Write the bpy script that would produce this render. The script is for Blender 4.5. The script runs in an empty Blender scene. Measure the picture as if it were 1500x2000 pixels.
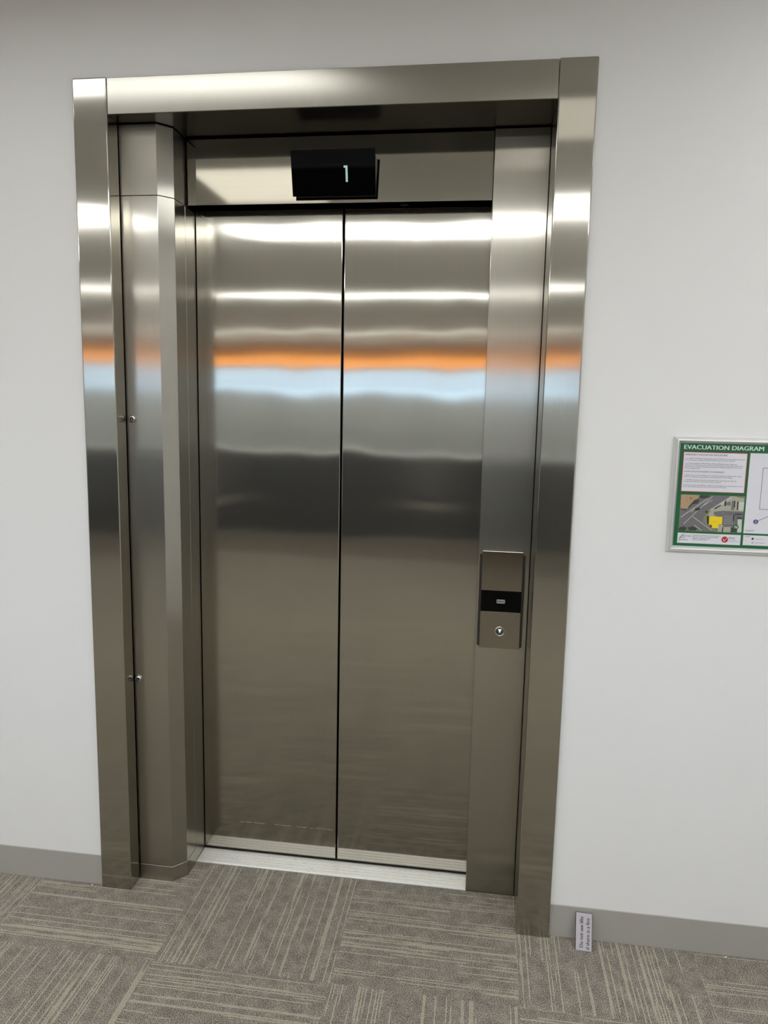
import bpy, bmesh, math, random
from mathutils import Matrix, Vector

# ------------------------------------------------------------------ camera
S = bpy.context.scene
COL = S.collection
cam_data = bpy.data.cameras.new('camera')
cam = bpy.data.objects.new('camera', cam_data)
COL.objects.link(cam)
RX, RD, RF = (0.99056, 0.13558, 0.02036), (0.03902, -0.13639, -0.98989), (-0.13143, 0.98133, -0.1404)
M = Matrix(((RX[0], -RD[0], -RF[0]), (RX[1], -RD[1], -RF[1]), (RX[2], -RD[2], -RF[2])))
cam.matrix_world = Matrix.Translation((1.1438, -1.9668, 1.5218)) @ M.to_quaternion().to_matrix().to_4x4()
cam_data.sensor_fit = 'VERTICAL'
cam_data.sensor_height = 36.0
cam_data.lens = 1408.55 / 2000 * 36.0
cam_data.clip_start = 0.05
S.camera = cam

# ------------------------------------------------------------------ world, exposure
W = bpy.data.worlds.new('world')
S.world = W
W.use_nodes = True
wn, wl = W.node_tree.nodes, W.node_tree.links
wn.clear()
wo = wn.new('ShaderNodeOutputWorld')
wb = wn.new('ShaderNodeBackground')
wt = wn.new('ShaderNodeTexCoord')
ws = wn.new('ShaderNodeSeparateXYZ')
wr = wn.new('ShaderNodeValToRGB')
wr.color_ramp.elements[0].position = 0.485
wr.color_ramp.elements[0].color = (0.105, 0.105, 0.10, 1)
wr.color_ramp.elements[1].position = 0.62
wr.color_ramp.elements[1].color = (0.42, 0.66, 1.0, 1)
e = wr.color_ramp.elements.new(0.508); e.color = (0.155, 0.158, 0.16, 1)
e = wr.color_ramp.elements.new(0.513); e.color = (0.54, 0.71, 0.96, 1)
wm = wn.new('ShaderNodeMath'); wm.operation = 'MULTIPLY_ADD'
wm.inputs[1].default_value = 0.5; wm.inputs[2].default_value = 0.5
wl.new(wt.outputs['Generated'], ws.inputs[0]); wl.new(ws.outputs['Z'], wm.inputs[0])
wl.new(wm.outputs[0], wr.inputs[0]); wl.new(wr.outputs[0], wb.inputs[0])
wb.inputs[1].default_value = 2.4
wl.new(wb.outputs[0], wo.inputs[0])

SUN = bpy.data.objects.new('sun', bpy.data.lights.new('sun', 'SUN'))
COL.objects.link(SUN)
SUN.data.energy = 11.0
SUN.data.angle = 0.009
SUN.data.color = (1.0, 0.95, 0.88)
SUN.rotation_euler = (math.radians(42), 0, math.radians(-12))

LIGHT = 7.0           # radiance of the ceiling light diffusers
S.view_settings.view_transform = 'Standard'
S.view_settings.look = 'None'
S.view_settings.gamma = 1.0
S.view_settings.use_curve_mapping = False
S.view_settings.exposure = 1.2


# ------------------------------------------------------------------ materials
def srgb(r, g, b):
    f = lambda c: ((c / 255) / 12.92 if c / 255 <= 0.04045 else (((c / 255) + 0.055) / 1.055) ** 2.4)
    return (f(r), f(g), f(b), 1.0)


def mat(name):
    m = bpy.data.materials.new(name)
    m.use_nodes = True
    nt = m.node_tree
    return m, nt.nodes, nt.links, nt.nodes['Principled BSDF']


def plain(name, col, rough=0.5, metal=0.0, spec=0.5, vary=0.0, scale=30.0):
    m, n, l, b = mat(name)
    b.inputs['Base Color'].default_value = col
    b.inputs['Roughness'].default_value = rough
    b.inputs['Metallic'].default_value = metal
    b.inputs['Specular IOR Level'].default_value = spec
    if vary:
        t = n.new('ShaderNodeTexCoord'); x = n.new('ShaderNodeTexNoise'); r = n.new('ShaderNodeMixRGB')
        x.inputs['Scale'].default_value = scale; x.inputs['Detail'].default_value = 3
        r.blend_type = 'MIX'
        r.inputs[1].default_value = tuple(c * (1 - vary) for c in col[:3]) + (1,)
        r.inputs[2].default_value = tuple(min(1, c * (1 + vary)) for c in col[:3]) + (1,)
        l.new(t.outputs['Object'], x.inputs[0]); l.new(x.outputs[0], r.inputs[0]); l.new(r.outputs[0], b.inputs['Base Color'])
    return m


def emit(name, col, s):
    m, n, l, b = mat(name)
    b.inputs['Base Color'].default_value = (0.1, 0.1, 0.1, 1) if name.startswith('lit') else (0.8, 0.8, 0.8, 1)
    b.inputs['Emission Color'].default_value = col
    b.inputs['Emission Strength'].default_value = s
    return m


def steel(name, horizontal=False, rough=0.2, aniso=0.8, base=(0.455, 0.434, 0.378, 1), wave=0.0, seed=0.0, coarse=0.0, rough2=0.36):
    """brushed stainless steel; grain runs vertically unless horizontal"""
    m, n, l, b = mat(name)
    tc = n.new('ShaderNodeTexCoord')
    mp = n.new('ShaderNodeMapping')
    mp.inputs['Scale'].default_value = (3, 700, 700) if horizontal else (700, 700, 3)
    mp.inputs['Location'].default_value = (seed, seed * 1.7, seed * 0.6)
    gr = n.new('ShaderNodeTexNoise'); gr.inputs['Scale'].default_value = 1.0; gr.inputs['Detail'].default_value = 3
    l.new(tc.outputs['Object'], mp.inputs[0]); l.new(mp.outputs[0], gr.inputs[0])
    mr = n.new('ShaderNodeMapRange')
    mr.inputs['To Min'].default_value = rough * 0.85; mr.inputs['To Max'].default_value = rough * 1.15
    l.new(gr.outputs[0], mr.inputs[0]); l.new(mr.outputs[0], b.inputs['Roughness'])
    cr = n.new('ShaderNodeMixRGB')
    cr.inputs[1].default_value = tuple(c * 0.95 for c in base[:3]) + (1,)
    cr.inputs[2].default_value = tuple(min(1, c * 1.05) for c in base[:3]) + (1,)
    l.new(gr.outputs[0], cr.inputs[0])
    # faint hand marks and smears left on the sheet
    sm = n.new('ShaderNodeTexNoise'); sm.inputs['Scale'].default_value = 3.0; sm.inputs['Detail'].default_value = 5
    l.new(tc.outputs['Object'], sm.inputs[0])
    c2 = n.new('ShaderNodeMixRGB'); c2.blend_type = 'MULTIPLY'; c2.inputs[0].default_value = 0.12
    l.new(cr.outputs[0], c2.inputs[1]); l.new(sm.outputs[0], c2.inputs[2])
    l.new(c2.outputs[0], b.inputs['Base Color'])
    b.inputs['Metallic'].default_value = 1.0
    b.inputs['Anisotropic'].default_value = aniso
    tv = n.new('ShaderNodeCombineXYZ')
    v = (0, 0, 1) if horizontal else (1, 0.55, 0)
    for i in range(3):
        tv.inputs[i].default_value = v[i]
    l.new(tv.outputs[0], b.inputs['Tangent'])
    b2 = None
    if coarse:      # wide haze from the coarser scratches on top of the tight lobe
        b2 = n.new('ShaderNodeBsdfPrincipled')
        b2.inputs['Metallic'].default_value = 1.0; b2.inputs['Roughness'].default_value = rough2
        b2.inputs['Anisotropic'].default_value = 0.6
        l.new(c2.outputs[0], b2.inputs['Base Color']); l.new(tv.outputs[0], b2.inputs['Tangent'])
        mxs = n.new('ShaderNodeMixShader'); mxs.inputs[0].default_value = coarse
        out = [q for q in n if q.type == 'OUTPUT_MATERIAL'][0]
        l.new(b.outputs[0], mxs.inputs[1]); l.new(b2.outputs[0], mxs.inputs[2]); l.new(mxs.outputs[0], out.inputs['Surface'])
    # slow waviness of the sheet
    if wave:
        wp = n.new('ShaderNodeMapping'); wp.inputs['Scale'].default_value = (2.2, 2.2, 1.3)
        wp.inputs['Location'].default_value = (seed, 0, seed)
        wv = n.new('ShaderNodeTexNoise'); wv.inputs['Scale'].default_value = 1.6; wv.inputs['Detail'].default_value = 1
        bp = n.new('ShaderNodeBump'); bp.inputs['Strength'].default_value = 1.0; bp.inputs['Distance'].default_value = wave
        l.new(tc.outputs['Object'], wp.inputs[0]); l.new(wp.outputs[0], wv.inputs[0])
        l.new(wv.outputs[0], bp.inputs['Height']); l.new(bp.outputs[0], b.inputs['Normal'])
    return m


def wall_paint(name, col):
    m, n, l, b = mat(name)
    tc = n.new('ShaderNodeTexCoord')
    no = n.new('ShaderNodeTexNoise'); no.inputs['Scale'].default_value = 320; no.inputs['Detail'].default_value = 2
    bp = n.new('ShaderNodeBump'); bp.inputs['Strength'].default_value = 0.12; bp.inputs['Distance'].default_value = 0.001
    l.new(tc.outputs['Object'], no.inputs[0]); l.new(no.outputs[0], bp.inputs['Height']); l.new(bp.outputs[0], b.inputs['Normal'])
    n2 = n.new('ShaderNodeTexNoise'); n2.inputs['Scale'].default_value = 1.7; n2.inputs['Detail'].default_value = 4
    mx = n.new('ShaderNodeMixRGB')
    mx.inputs[1].default_value = tuple(c * 0.975 for c in col[:3]) + (1,); mx.inputs[2].default_value = col
    l.new(tc.outputs['Object'], n2.inputs[0]); l.new(n2.outputs[0], mx.inputs[0]); l.new(mx.outputs[0], b.inputs['Base Color'])
    b.inputs['Roughness'].default_value = 0.55
    b.inputs['Specular IOR Level'].default_value = 0.3
    return m


def carpet(name):
    """loop pile carpet tile: pepper-and-salt ground with pale broken pinstripes along local y"""
    m, n, l, b = mat(name)
    N = lambda t, **k: n.new(t)

    def math_(op, a, c=None, d=None):
        x = n.new('ShaderNodeMath'); x.operation = op
        for i, v in enumerate((a, c, d)):
            if v is None: continue
            if isinstance(v, (int, float)): x.inputs[i].default_value = v
            else: l.new(v, x.inputs[i])
        return x.outputs[0]
    tc = n.new('ShaderNodeTexCoord'); sp = n.new('ShaderNodeSeparateXYZ'); oi = n.new('ShaderNodeObjectInfo')
    l.new(tc.outputs['Object'], sp.inputs[0])
    X, Y = sp.outputs[0], sp.outputs[1]
    rnd = math_('MULTIPLY', oi.outputs['Random'], 97.0)
    # wobble of the stripes
    wb_ = n.new('ShaderNodeTexNoise'); wb_.inputs['Scale'].default_value = 130; wb_.inputs['Detail'].default_value = 1
    l.new(tc.outputs['Object'], wb_.inputs[0])
    Xw = math_('ADD', X, math_('MULTIPLY', math_('SUBTRACT', wb_.outputs[0], 0.5), 0.0030))
    rowf = math_('DIVIDE', Xw, 0.0040)
    row = math_('FLOOR', rowf)
    fr = math_('SUBTRACT', rowf, row)
    wnz = n.new('ShaderNodeTexWhiteNoise'); wnz.noise_dimensions = '2D'
    cv = n.new('ShaderNodeCombineXYZ'); l.new(row, cv.inputs[0]); l.new(rnd, cv.inputs[1]); l.new(cv.outputs[0], wnz.inputs['Vector'])
    # clustering: wide bands richer in stripes
    cl = n.new('ShaderNodeTexNoise'); cl.noise_dimensions = '2D'; cl.inputs['Scale'].default_value = 1.0; cl.inputs['Detail'].default_value = 0
    c3 = n.new('ShaderNodeCombineXYZ'); l.new(math_('MULTIPLY', X, 14.0), c3.inputs[0]); l.new(math_('ADD', rnd, math_('MULTIPLY', Y, 1.5)), c3.inputs[1]); l.new(c3.outputs[0], cl.inputs[0])
    thr = math_('SUBTRACT', 1.09, math_('MULTIPLY', cl.outputs[0], 0.66))
    on = math_('GREATER_THAN', wnz.outputs['Value'], thr)
    # stripes come and go along their length
    sg = n.new('ShaderNodeTexNoise'); sg.noise_dimensions = '2D'; sg.inputs['Scale'].default_value = 1.0; sg.inputs['Detail'].default_value = 1
    c4 = n.new('ShaderNodeCombineXYZ'); l.new(math_('MULTIPLY', Y, 5.5), c4.inputs[0]); l.new(math_('MULTIPLY_ADD', row, 3.37, rnd), c4.inputs[1]); l.new(c4.outputs[0], sg.inputs[0])
    smr = n.new('ShaderNodeMapRange'); smr.inputs['From Min'].default_value = 0.36; smr.inputs['From Max'].default_value = 0.46
    l.new(sg.outputs[0], smr.inputs[0])
    edge = n.new('ShaderNodeMapRange'); edge.inputs['From Min'].default_value = 0.46; edge.inputs['From Max'].default_value = 0.24
    l.new(math_('ABSOLUTE', math_('SUBTRACT', fr, 0.5)), edge.inputs[0])
    stripe = math_('MULTIPLY', math_('MULTIPLY', on, smr.outputs[0]), edge.outputs[0])
    # ground
    g1 = n.new('ShaderNodeTexNoise'); g1.inputs['Scale'].default_value = 400; g1.inputs['Detail'].default_value = 2; g1.inputs['Roughness'].default_value = 0.7
    g2 = n.new('ShaderNodeTexNoise'); g2.inputs['Scale'].default_value = 26; g2.inputs['Detail'].default_value = 3
    l.new(tc.outputs['Object'], g1.inputs[0]); l.new(tc.outputs['Object'], g2.inputs[0])
    ramp = n.new('ShaderNodeValToRGB')
    ramp.color_ramp.elements[0].position = 0.36; ramp.color_ramp.elements[0].color = srgb(60, 59, 57)
    ramp.color_ramp.elements[1].position = 0.68; ramp.color_ramp.elements[1].color = srgb(216, 208, 194)
    q = ramp.color_ramp.elements.new(0.52); q.color = srgb(143, 135, 124)
    gm = math_('ADD', math_('MULTIPLY', math_('SUBTRACT', g2.outputs[0], 0.5), 0.16), g1.outputs[0])
    l.new(gm, ramp.inputs[0])
    hn = n.new('ShaderNodeTexNoise'); hn.inputs['Scale'].default_value = 60; hn.inputs['Detail'].default_value = 4; hn.inputs['Roughness'].default_value = 0.8
    l.new(tc.outputs['Object'], hn.inputs[0])
    hr = n.new('ShaderNodeValToRGB')
    hr.color_ramp.elements[0].position = 0.36; hr.color_ramp.elements[0].color = (0.80, 0.90, 0.92, 1)
    hr.color_ramp.elements[1].position = 0.62; hr.color_ramp.elements[1].color = (1.06, 0.99, 0.95, 1)
    l.new(hn.outputs[0], hr.inputs[0])
    hm = n.new('ShaderNodeMixRGB'); hm.blend_type = 'MULTIPLY'; hm.inputs[0].default_value = 1.0
    l.new(ramp.outputs[0], hm.inputs[1]); l.new(hr.outputs[0], hm.inputs[2])
    # stripes keep some loop grain
    sc = n.new('ShaderNodeMixRGB'); sc.inputs[1].default_value = srgb(166, 158, 138); sc.inputs[2].default_value = srgb(208, 201, 180)
    l.new(g1.outputs[0], sc.inputs[0])
    mx = n.new('ShaderNodeMixRGB'); l.new(math_('MULTIPLY', stripe, 0.86), mx.inputs[0]); l.new(hm.outputs[0], mx.inputs[1]); l.new(sc.outputs[0], mx.inputs[2])
    l.new(mx.outputs[0], b.inputs['Base Color'])
    b.inputs['Roughness'].default_value = 0.95; b.inputs['Specular IOR Level'].default_value = 0.1
    b.inputs['Sheen Weight'].default_value = 0.15
    bp = n.new('ShaderNodeBump'); bp.inputs['Strength'].default_value = 0.55; bp.inputs['Distance'].default_value = 0.003
    l.new(g1.outputs[0], bp.inputs['Height']); l.new(bp.outputs[0], b.inputs['Normal'])
    return m


MAT = {}
MAT['post'] = steel('brushed_steel_frame', rough=0.12, aniso=0.97, wave=0.0004, seed=3, coarse=0.12)
MAT['fascia'] = steel('brushed_steel_fascia', rough=0.24, aniso=0.9, wave=0.0006, seed=9)
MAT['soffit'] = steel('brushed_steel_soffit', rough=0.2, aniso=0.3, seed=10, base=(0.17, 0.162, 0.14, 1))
MAT['door'] = steel('brushed_steel_door', rough=0.10, aniso=1.0, wave=0.002, seed=5, coarse=0.1)
MAT['column'] = steel('brushed_steel_column', rough=0.15, aniso=0.95, wave=0.0005, seed=7, coarse=0.4)
MAT['jamb'] = steel('brushed_steel_jamb', rough=0.15, aniso=0.95, wave=0.0006, seed=12, coarse=0.33)
MAT['header'] = steel('brushed_steel_header', horizontal=True, rough=0.06, aniso=0.3, seed=15)
MAT['call'] = steel('brushed_steel_call_panel', rough=0.13, aniso=0.9, seed=21, base=(0.31, 0.285, 0.235, 1))
MAT['chrome'] = plain('polished_chrome', (0.85, 0.85, 0.84, 1), 0.08, 1.0)
MAT['lockmetal'] = plain('dull_chrome', (0.55, 0.55, 0.53, 1), 0.12, 1.0)
MAT['satin'] = plain('satin_aluminium', (0.78, 0.78, 0.77, 1), 0.42, 0.75)
MAT['wall'] = wall_paint('white_wall_paint', srgb(232, 232, 231))
MAT['ceiling'] = wall_paint('ceiling_paint', srgb(235, 234, 231))
MAT['skirting'] = plain('grey_vinyl_skirting', srgb(166, 163, 156), 0.45, spec=0.4, vary=0.04, scale=3)
MAT['black'] = plain('dark_void', (0.006, 0.006, 0.006, 1), 0.8, spec=0.1)
MAT['glass'] = plain('black_glass', (0.0015, 0.0015, 0.002, 1), 0.03, spec=0.12)
MAT['panelblack'] = plain('black_acrylic', (0.0015, 0.0015, 0.0015, 1), 0.05, spec=0.1)
MAT['digit'] = emit('lit_digit', (0.62, 0.92, 0.88, 1), 0.22)
MAT['arrow'] = emit('lit_arrow', (1.0, 1.0, 0.95, 1), 0.35)
MAT['icon'] = emit('lit_icon', (0.85, 0.9, 0.88, 1), 0.08)
MAT['carpet'] = carpet('loop_pile_carpet_tile')
MAT['underlay'] = plain('carpet_far', srgb(128, 120, 110), 0.95, spec=0.1, vary=0.25, scale=90)
MAT['diffuser'] = emit('light_diffuser', (0.975, 0.992, 1.0, 1), LIGHT)
MAT['diffuser_dim'] = emit('light_diffuser_dim', (0.975, 0.992, 1.0, 1), LIGHT * 0.30)
MAT['diffuser_side'] = emit('light_diffuser_side', (0.975, 0.992, 1.0, 1), LIGHT * 0.34)
MAT['post_glow'] = emit('added_post_glow', (1.0, 0.97, 0.9, 1), 0.36)  # glow of the added panel that brightens the right post
MAT['header_glow'] = emit('added_header_glow', (1.0, 0.97, 0.88, 1), 0.72)  # glow of the added panel mirrored in the header
MAT['white_metal'] = plain('white_powder_coat', srgb(225, 225, 222), 0.4)
def blind_fabric():
    m = bpy.data.materials.new('orange_blind_fabric'); m.use_nodes = True
    n, l = m.node_tree.nodes, m.node_tree.links
    n.clear()
    o = n.new('ShaderNodeOutputMaterial'); d = n.new('ShaderNodeBsdfDiffuse'); t = n.new('ShaderNodeBsdfTranslucent'); x = n.new('ShaderNodeMixShader')
    d.inputs[0].default_value = srgb(240, 150, 70); t.inputs[0].default_value = (1.0, 0.62, 0.26, 1); x.inputs[0].default_value = 0.7
    l.new(d.outputs[0], x.inputs[1]); l.new(t.outputs[0], x.inputs[2]); l.new(x.outputs[0], o.inputs[0])
    return m


MAT['orange'] = blind_fabric()
MAT['darkfabric'] = plain('charcoal_fabric', srgb(64, 64, 62), 0.9, spec=0.1, vary=0.15, scale=60)
MAT['desk'] = plain('pale_laminate', srgb(205, 200, 190), 0.4)
MAT['plate'] = plain('grey_engraving_laminate', srgb(186, 182, 187), 0.35, spec=0.4, vary=0.03, scale=200)
MAT['plate_edge'] = plain('dark_laminate_core', srgb(40, 38, 38), 0.5)
MAT['ink'] = plain('dark_ink', srgb(45, 44, 46), 0.6, spec=0.2)
MAT['green'] = plain('poster_green', srgb(22, 92, 56), 0.35)
MAT['green2'] = plain('poster_bright_green', srgb(45, 120, 52), 0.35)
MAT['paper'] = plain('poster_white', srgb(222, 221, 228), 0.35)
MAT['pink'] = plain('poster_pink', srgb(238, 202, 202), 0.35)
MAT['maroon'] = plain('poster_dark_red', srgb(112, 62, 52), 0.35)
MAT['pale'] = plain('poster_pale_lettering', srgb(205, 228, 215), 0.35)
MAT['text'] = plain('poster_text', srgb(92, 90, 100), 0.5)
MAT['textdark'] = plain('poster_text_dark', srgb(64, 60, 68), 0.5)
MAT['navy'] = plain('poster_navy', srgb(52, 58, 128), 0.35)
MAT['red'] = plain('poster_red', srgb(178, 40, 46), 0.35)
MAT['crumb'] = plain('white_paper_bit', srgb(240, 240, 236), 0.7)


def sill_mat():
    m, n, l, b = mat('worn_aluminium')
    tc = n.new('ShaderNodeTexCoord'); mp = n.new('ShaderNodeMapping'); mp.inputs['Scale'].default_value = (9, 90, 20)
    no = n.new('ShaderNodeTexNoise'); no.inputs['Scale'].default_value = 6; no.inputs['Detail'].default_value = 6; no.inputs['Roughness'].default_value = 0.75
    l.new(tc.outputs['Object'], mp.inputs[0]); l.new(mp.outputs[0], no.inputs[0])
    r = n.new('ShaderNodeValToRGB')
    r.color_ramp.elements[0].position = 0.30; r.color_ramp.elements[0].color = (0.30, 0.29, 0.27, 1)
    r.color_ramp.elements[1].position = 0.42; r.color_ramp.elements[1].color = (0.93, 0.93, 0.91, 1)
    l.new(no.outputs[0], r.inputs[0]); l.new(r.outputs[0], b.inputs['Base Color'])
    b.inputs['Metallic'].default_value = 0.4
    b.inputs['Roughness'].default_value = 0.38
    return m


MAT['sill'] = sill_mat()


def window_glass():
    m = bpy.data.materials.new('window_glass'); m.use_nodes = True
    n, l = m.node_tree.nodes, m.node_tree.links
    n.clear()
    o = n.new('ShaderNodeOutputMaterial'); t = n.new('ShaderNodeBsdfTransparent'); g = n.new('ShaderNodeBsdfGlossy'); x = n.new('ShaderNodeMixShader')
    t.inputs[0].default_value = (0.9, 0.93, 0.93, 1); g.inputs['Roughness'].default_value = 0.02; x.inputs[0].default_value = 0.06
    l.new(t.outputs[0], x.inputs[1]); l.new(g.outputs[0], x.inputs[2]); l.new(x.outputs[0], o.inputs[0])
    return m


MAT['pane'] = window_glass()


# ------------------------------------------------------------------ mesh helpers
def bx(bm, x0, x1, y0, y1, z0, z1):
    vs = [bm.verts.new((x, y, z)) for z in (z0, z1) for y in (y0, y1) for x in (x0, x1)]
    for f in ((0, 2, 3, 1), (4, 5, 7, 6), (0, 1, 5, 4), (2, 6, 7, 3), (0, 4, 6, 2), (1, 3, 7, 5)):
        bm.faces.new([vs[i] for i in f])


def box(x0, x1, y0, y1, z0, z1, bevel=0.0, seg=2):
    bm = bmesh.new(); bx(bm, x0, x1, y0, y1, z0, z1)
    if bevel:
        bmesh.ops.bevel(bm, geom=bm.edges[:], offset=bevel, segments=seg, profile=0.5, affect='EDGES')
    return bm


def prism(poly, a0, a1, axis='z', bevel=0.0, seg=2):
    """extrude a polygon along an axis; poly is (x,y) for z, (y,z) for x, (x,z) for y"""
    put = {'z': lambda p, h: (p[0], p[1], h), 'x': lambda p, h: (h, p[0], p[1]), 'y': lambda p, h: (p[0], h, p[1])}[axis]
    bm = bmesh.new()
    A = [bm.verts.new(put(p, a0)) for p in poly]; B = [bm.verts.new(put(p, a1)) for p in poly]
    k = len(poly)
    bm.faces.new(A); bm.faces.new(B)
    for i in range(k):
        bm.faces.new([A[i], A[(i + 1) % k], B[(i + 1) % k], B[i]])
    bmesh.ops.recalc_face_normals(bm, faces=bm.faces[:])
    if bevel:
        bmesh.ops.bevel(bm, geom=bm.edges[:], offset=bevel, segments=seg, profile=0.5, affect='EDGES')
    return bm


def lathe(profile, c, segs=32, axis='y'):
    """profile of (radius, depth along -y from the surface at c)"""
    bm = bmesh.new(); rings = []
    for r, d in profile:
        ring = []
        for i in range(segs):
            a = 2 * math.pi * i / segs
            if axis == 'y': ring.append(bm.verts.new((c[0] + r * math.cos(a), c[1] - d, c[2] + r * math.sin(a))))
            else: ring.append(bm.verts.new((c[0] + r * math.cos(a), c[1] + r * math.sin(a), c[2] - d)))
        rings.append(ring)
    for a, b in zip(rings, rings[1:]):
        for i in range(segs):
            bm.faces.new([a[i], a[(i + 1) % segs], b[(i + 1) % segs], b[i]])
    bm.faces.new(rings[-1]); bm.faces.new(list(reversed(rings[0])))
    bmesh.ops.recalc_face_normals(bm, faces=bm.faces[:])
    return bm


def wpos(o):
    p = Vector((0, 0, 0))
    while o is not None:
        p += o.location; o = o.parent
    return p


def obj(name, bm, m, parent=None, loc=None, smooth=False):
    """link a bmesh given in world coordinates as one object; loc is its origin"""
    me = bpy.data.meshes.new(name)
    base = wpos(parent)
    loc = Vector(loc) if loc else base
    bmesh.ops.translate(bm, verts=bm.verts[:], vec=-loc)
    bmesh.ops.recalc_face_normals(bm, faces=bm.faces[:])
    bm.to_mesh(me); bm.free()
    for x in (m if isinstance(m, (list, tuple)) else [m]):
        me.materials.append(x)
    if smooth:
        for p in me.polygons: p.use_smooth = True
    o = bpy.data.objects.new(name, me); COL.objects.link(o)
    o.location = loc - base
    if parent: o.parent = parent
    return o


def tag(o, label, cat, group=None):
    o['label'] = label; o['category'] = cat
    if group: o['group'] = group
    return o


def thing(name, label, cat, loc, group=None):
    o = bpy.data.objects.new(name, None); COL.objects.link(o)
    o.empty_display_size = 0.05
    o.location = loc
    return tag(o, label, cat, group)


def struct(name, bm, m, parent=None):
    o = obj(name, bm, m, parent)
    if parent is None: o['kind'] = 'structure'
    return o


def text_bm(body, x, y, z, height, width=None, bold=0.0, rot=None, shear=0.0):
    """flat lettering on a wall facing -y: left end of base line at (x, z)"""
    cu = bpy.data.curves.new('lettering', 'FONT')
    cu.body = body; cu.size = 1.0; cu.offset = 0.0; cu.shear = shear
    cu.resolution_u = 3; cu.fill_mode = 'FRONT'
    t = bpy.data.objects.new('lettering', cu); COL.objects.link(t)
    dg = bpy.context.evaluated_depsgraph_get()
    me = bpy.data.meshes.new_from_object(t.evaluated_get(dg))
    bpy.data.objects.remove(t); bpy.data.curves.remove(cu)
    bm = bmesh.new(); bm.from_mesh(me); bpy.data.meshes.remove(me)
    xs = [v.co.x for v in bm.verts]
    k = height / 0.70
    w0 = (max(xs) - min(xs)) or 1
    kx = width / w0 if width else k
    x00 = min(xs)
    for v in bm.verts:
        a, b = (v.co.x - x00) * kx, v.co.y * k
        v.co = Vector((x + a, y, z + b)) if rot is None else rot(a, b)
    if bold:        # second strike a hair to the right makes the bold cut
        bm.verts.ensure_lookup_table()
        g = bmesh.ops.duplicate(bm, geom=bm.verts[:] + bm.edges[:] + bm.faces[:])
        dv = [q for q in g['geom'] if isinstance(q, bmesh.types.BMVert)]
        d = Vector((bold * height * 3.0, -0.00003, 0)) if rot is None else (rot(bold * height * 3.0, 0) - rot(0, 0))
        bmesh.ops.translate(bm, verts=dv, vec=d)
    return bm


def join(bms):
    out = bmesh.new()
    for b in bms:
        me = bpy.data.meshes.new('t'); b.to_mesh(me); b.free(); out.from_mesh(me); bpy.data.meshes.remove(me)
    return out


def face_poly(bm, pts, y, mi=0):
    f = bm.faces.new([bm.verts.new((p[0], y, p[1])) for p in pts])
    f.material_index = mi
    if f.normal.dot(Vector((0, 1, 0))) > 0: f.normal_flip()
    return f


def disc(bm, cx, cz, r, y, mi=0, n=24):
    return face_poly(bm, [(cx + r * math.cos(2 * math.pi * i / n), cz + r * math.sin(2 * math.pi * i / n)) for i in range(n)], y, mi)


# ------------------------------------------------------------------ measured dimensions (metres; x right, y into the wall, z up)
YW = 0.0146           # face of the wall
YB = 0.0112           # face of the skirting
X0, X1 = -7.0, 3.1    # side walls
YS = -10.0            # far wall with the windows
ZC = 2.65
LP0, LP1 = 0.0, 0.0992          # left post
RP0, RP1 = 1.2976, 1.3926       # right post
HZ0, HZ1 = 2.3004, 2.3935
CX0, CX1, CX2 = 0.0968, 0.208, 0.2428
CY, CYC = 0.0644, 0.1009
YH, YD, YJ = 0.1827, 0.2505, 0.1738
ZH = 2.1108
JX0, JX1 = 1.1462, 1.2982
ZJ, ZK = 2.1073, 0.0504

# ------------------------------------------------------------------ room shell
bm = bmesh.new()
bx(bm, X0, 0.004, YW, 0.40, 0, ZC); bx(bm, RP1 - 0.004, X1, YW, 0.40, 0, ZC); bx(bm, 0.004, RP1 - 0.004, YW, 0.40, 2.385, ZC)
struct('wall_north', bm, MAT['wall'])
bm = bmesh.new()
bx(bm, 0.004, RP1 - 0.004, 0.36, 0.40, -0.06, 2.385)
bx(bm, 0.004, 0.012, 0.034, 0.36, 0, 2.385); bx(bm, RP1 - 0.012, RP1 - 0.004, 0.16, 0.36, 0, 2.385); bx(bm, 0.012, RP1 - 0.012, 0.20, 0.36, 2.375, 2.385)
struct('gap_shade_lining', bm, MAT['black'])                    # black lining added so the gaps behind the steelwork stay in deep shade
struct('wall_west', box(X0 - 0.1, X0, YS, 0.40, 0, ZC), MAT['wall'])
struct('wall_east', box(X1, X1 + 0.1, YS, 0.40, 0, ZC), MAT['wall'])
struct('ceiling', box(X0 - 0.1, X1 + 0.1, YS - 0.1, 0.40, ZC, ZC + 0.1), MAT['ceiling'])
WX0, WX1, WZ0, WZ1 = -6.75, 2.95, 0.75, 2.62
bm = bmesh.new()
bx(bm, X0, X1, YS - 0.2, YS, 0, WZ0); bx(bm, X0, X1, YS - 0.2, YS, WZ1, ZC)
bx(bm, X0, WX0, YS - 0.2, YS, WZ0, WZ1); bx(bm, WX1, X1, YS - 0.2, YS, WZ0, WZ1)
struct('wall_south', bm, MAT['wall'])
struct('baseboard_left', box(X0, 0.0, YB, YW, 0, 0.1013, 0.0012, 1), MAT['skirting'])
struct('baseboard_right', box(RP1, X1, YB, YW, 0, 0.1013, 0.0012, 1), MAT['skirting'])
floor = struct('floor', box(X0, X1, YS, 0.36, -0.06, -0.0065), MAT['underlay'])

# carpet tiles, quarter-turned, one object each
TX, TY, TP = 0.296, -0.264, 0.5
random.seed(4)
tile_mesh = {}


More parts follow.
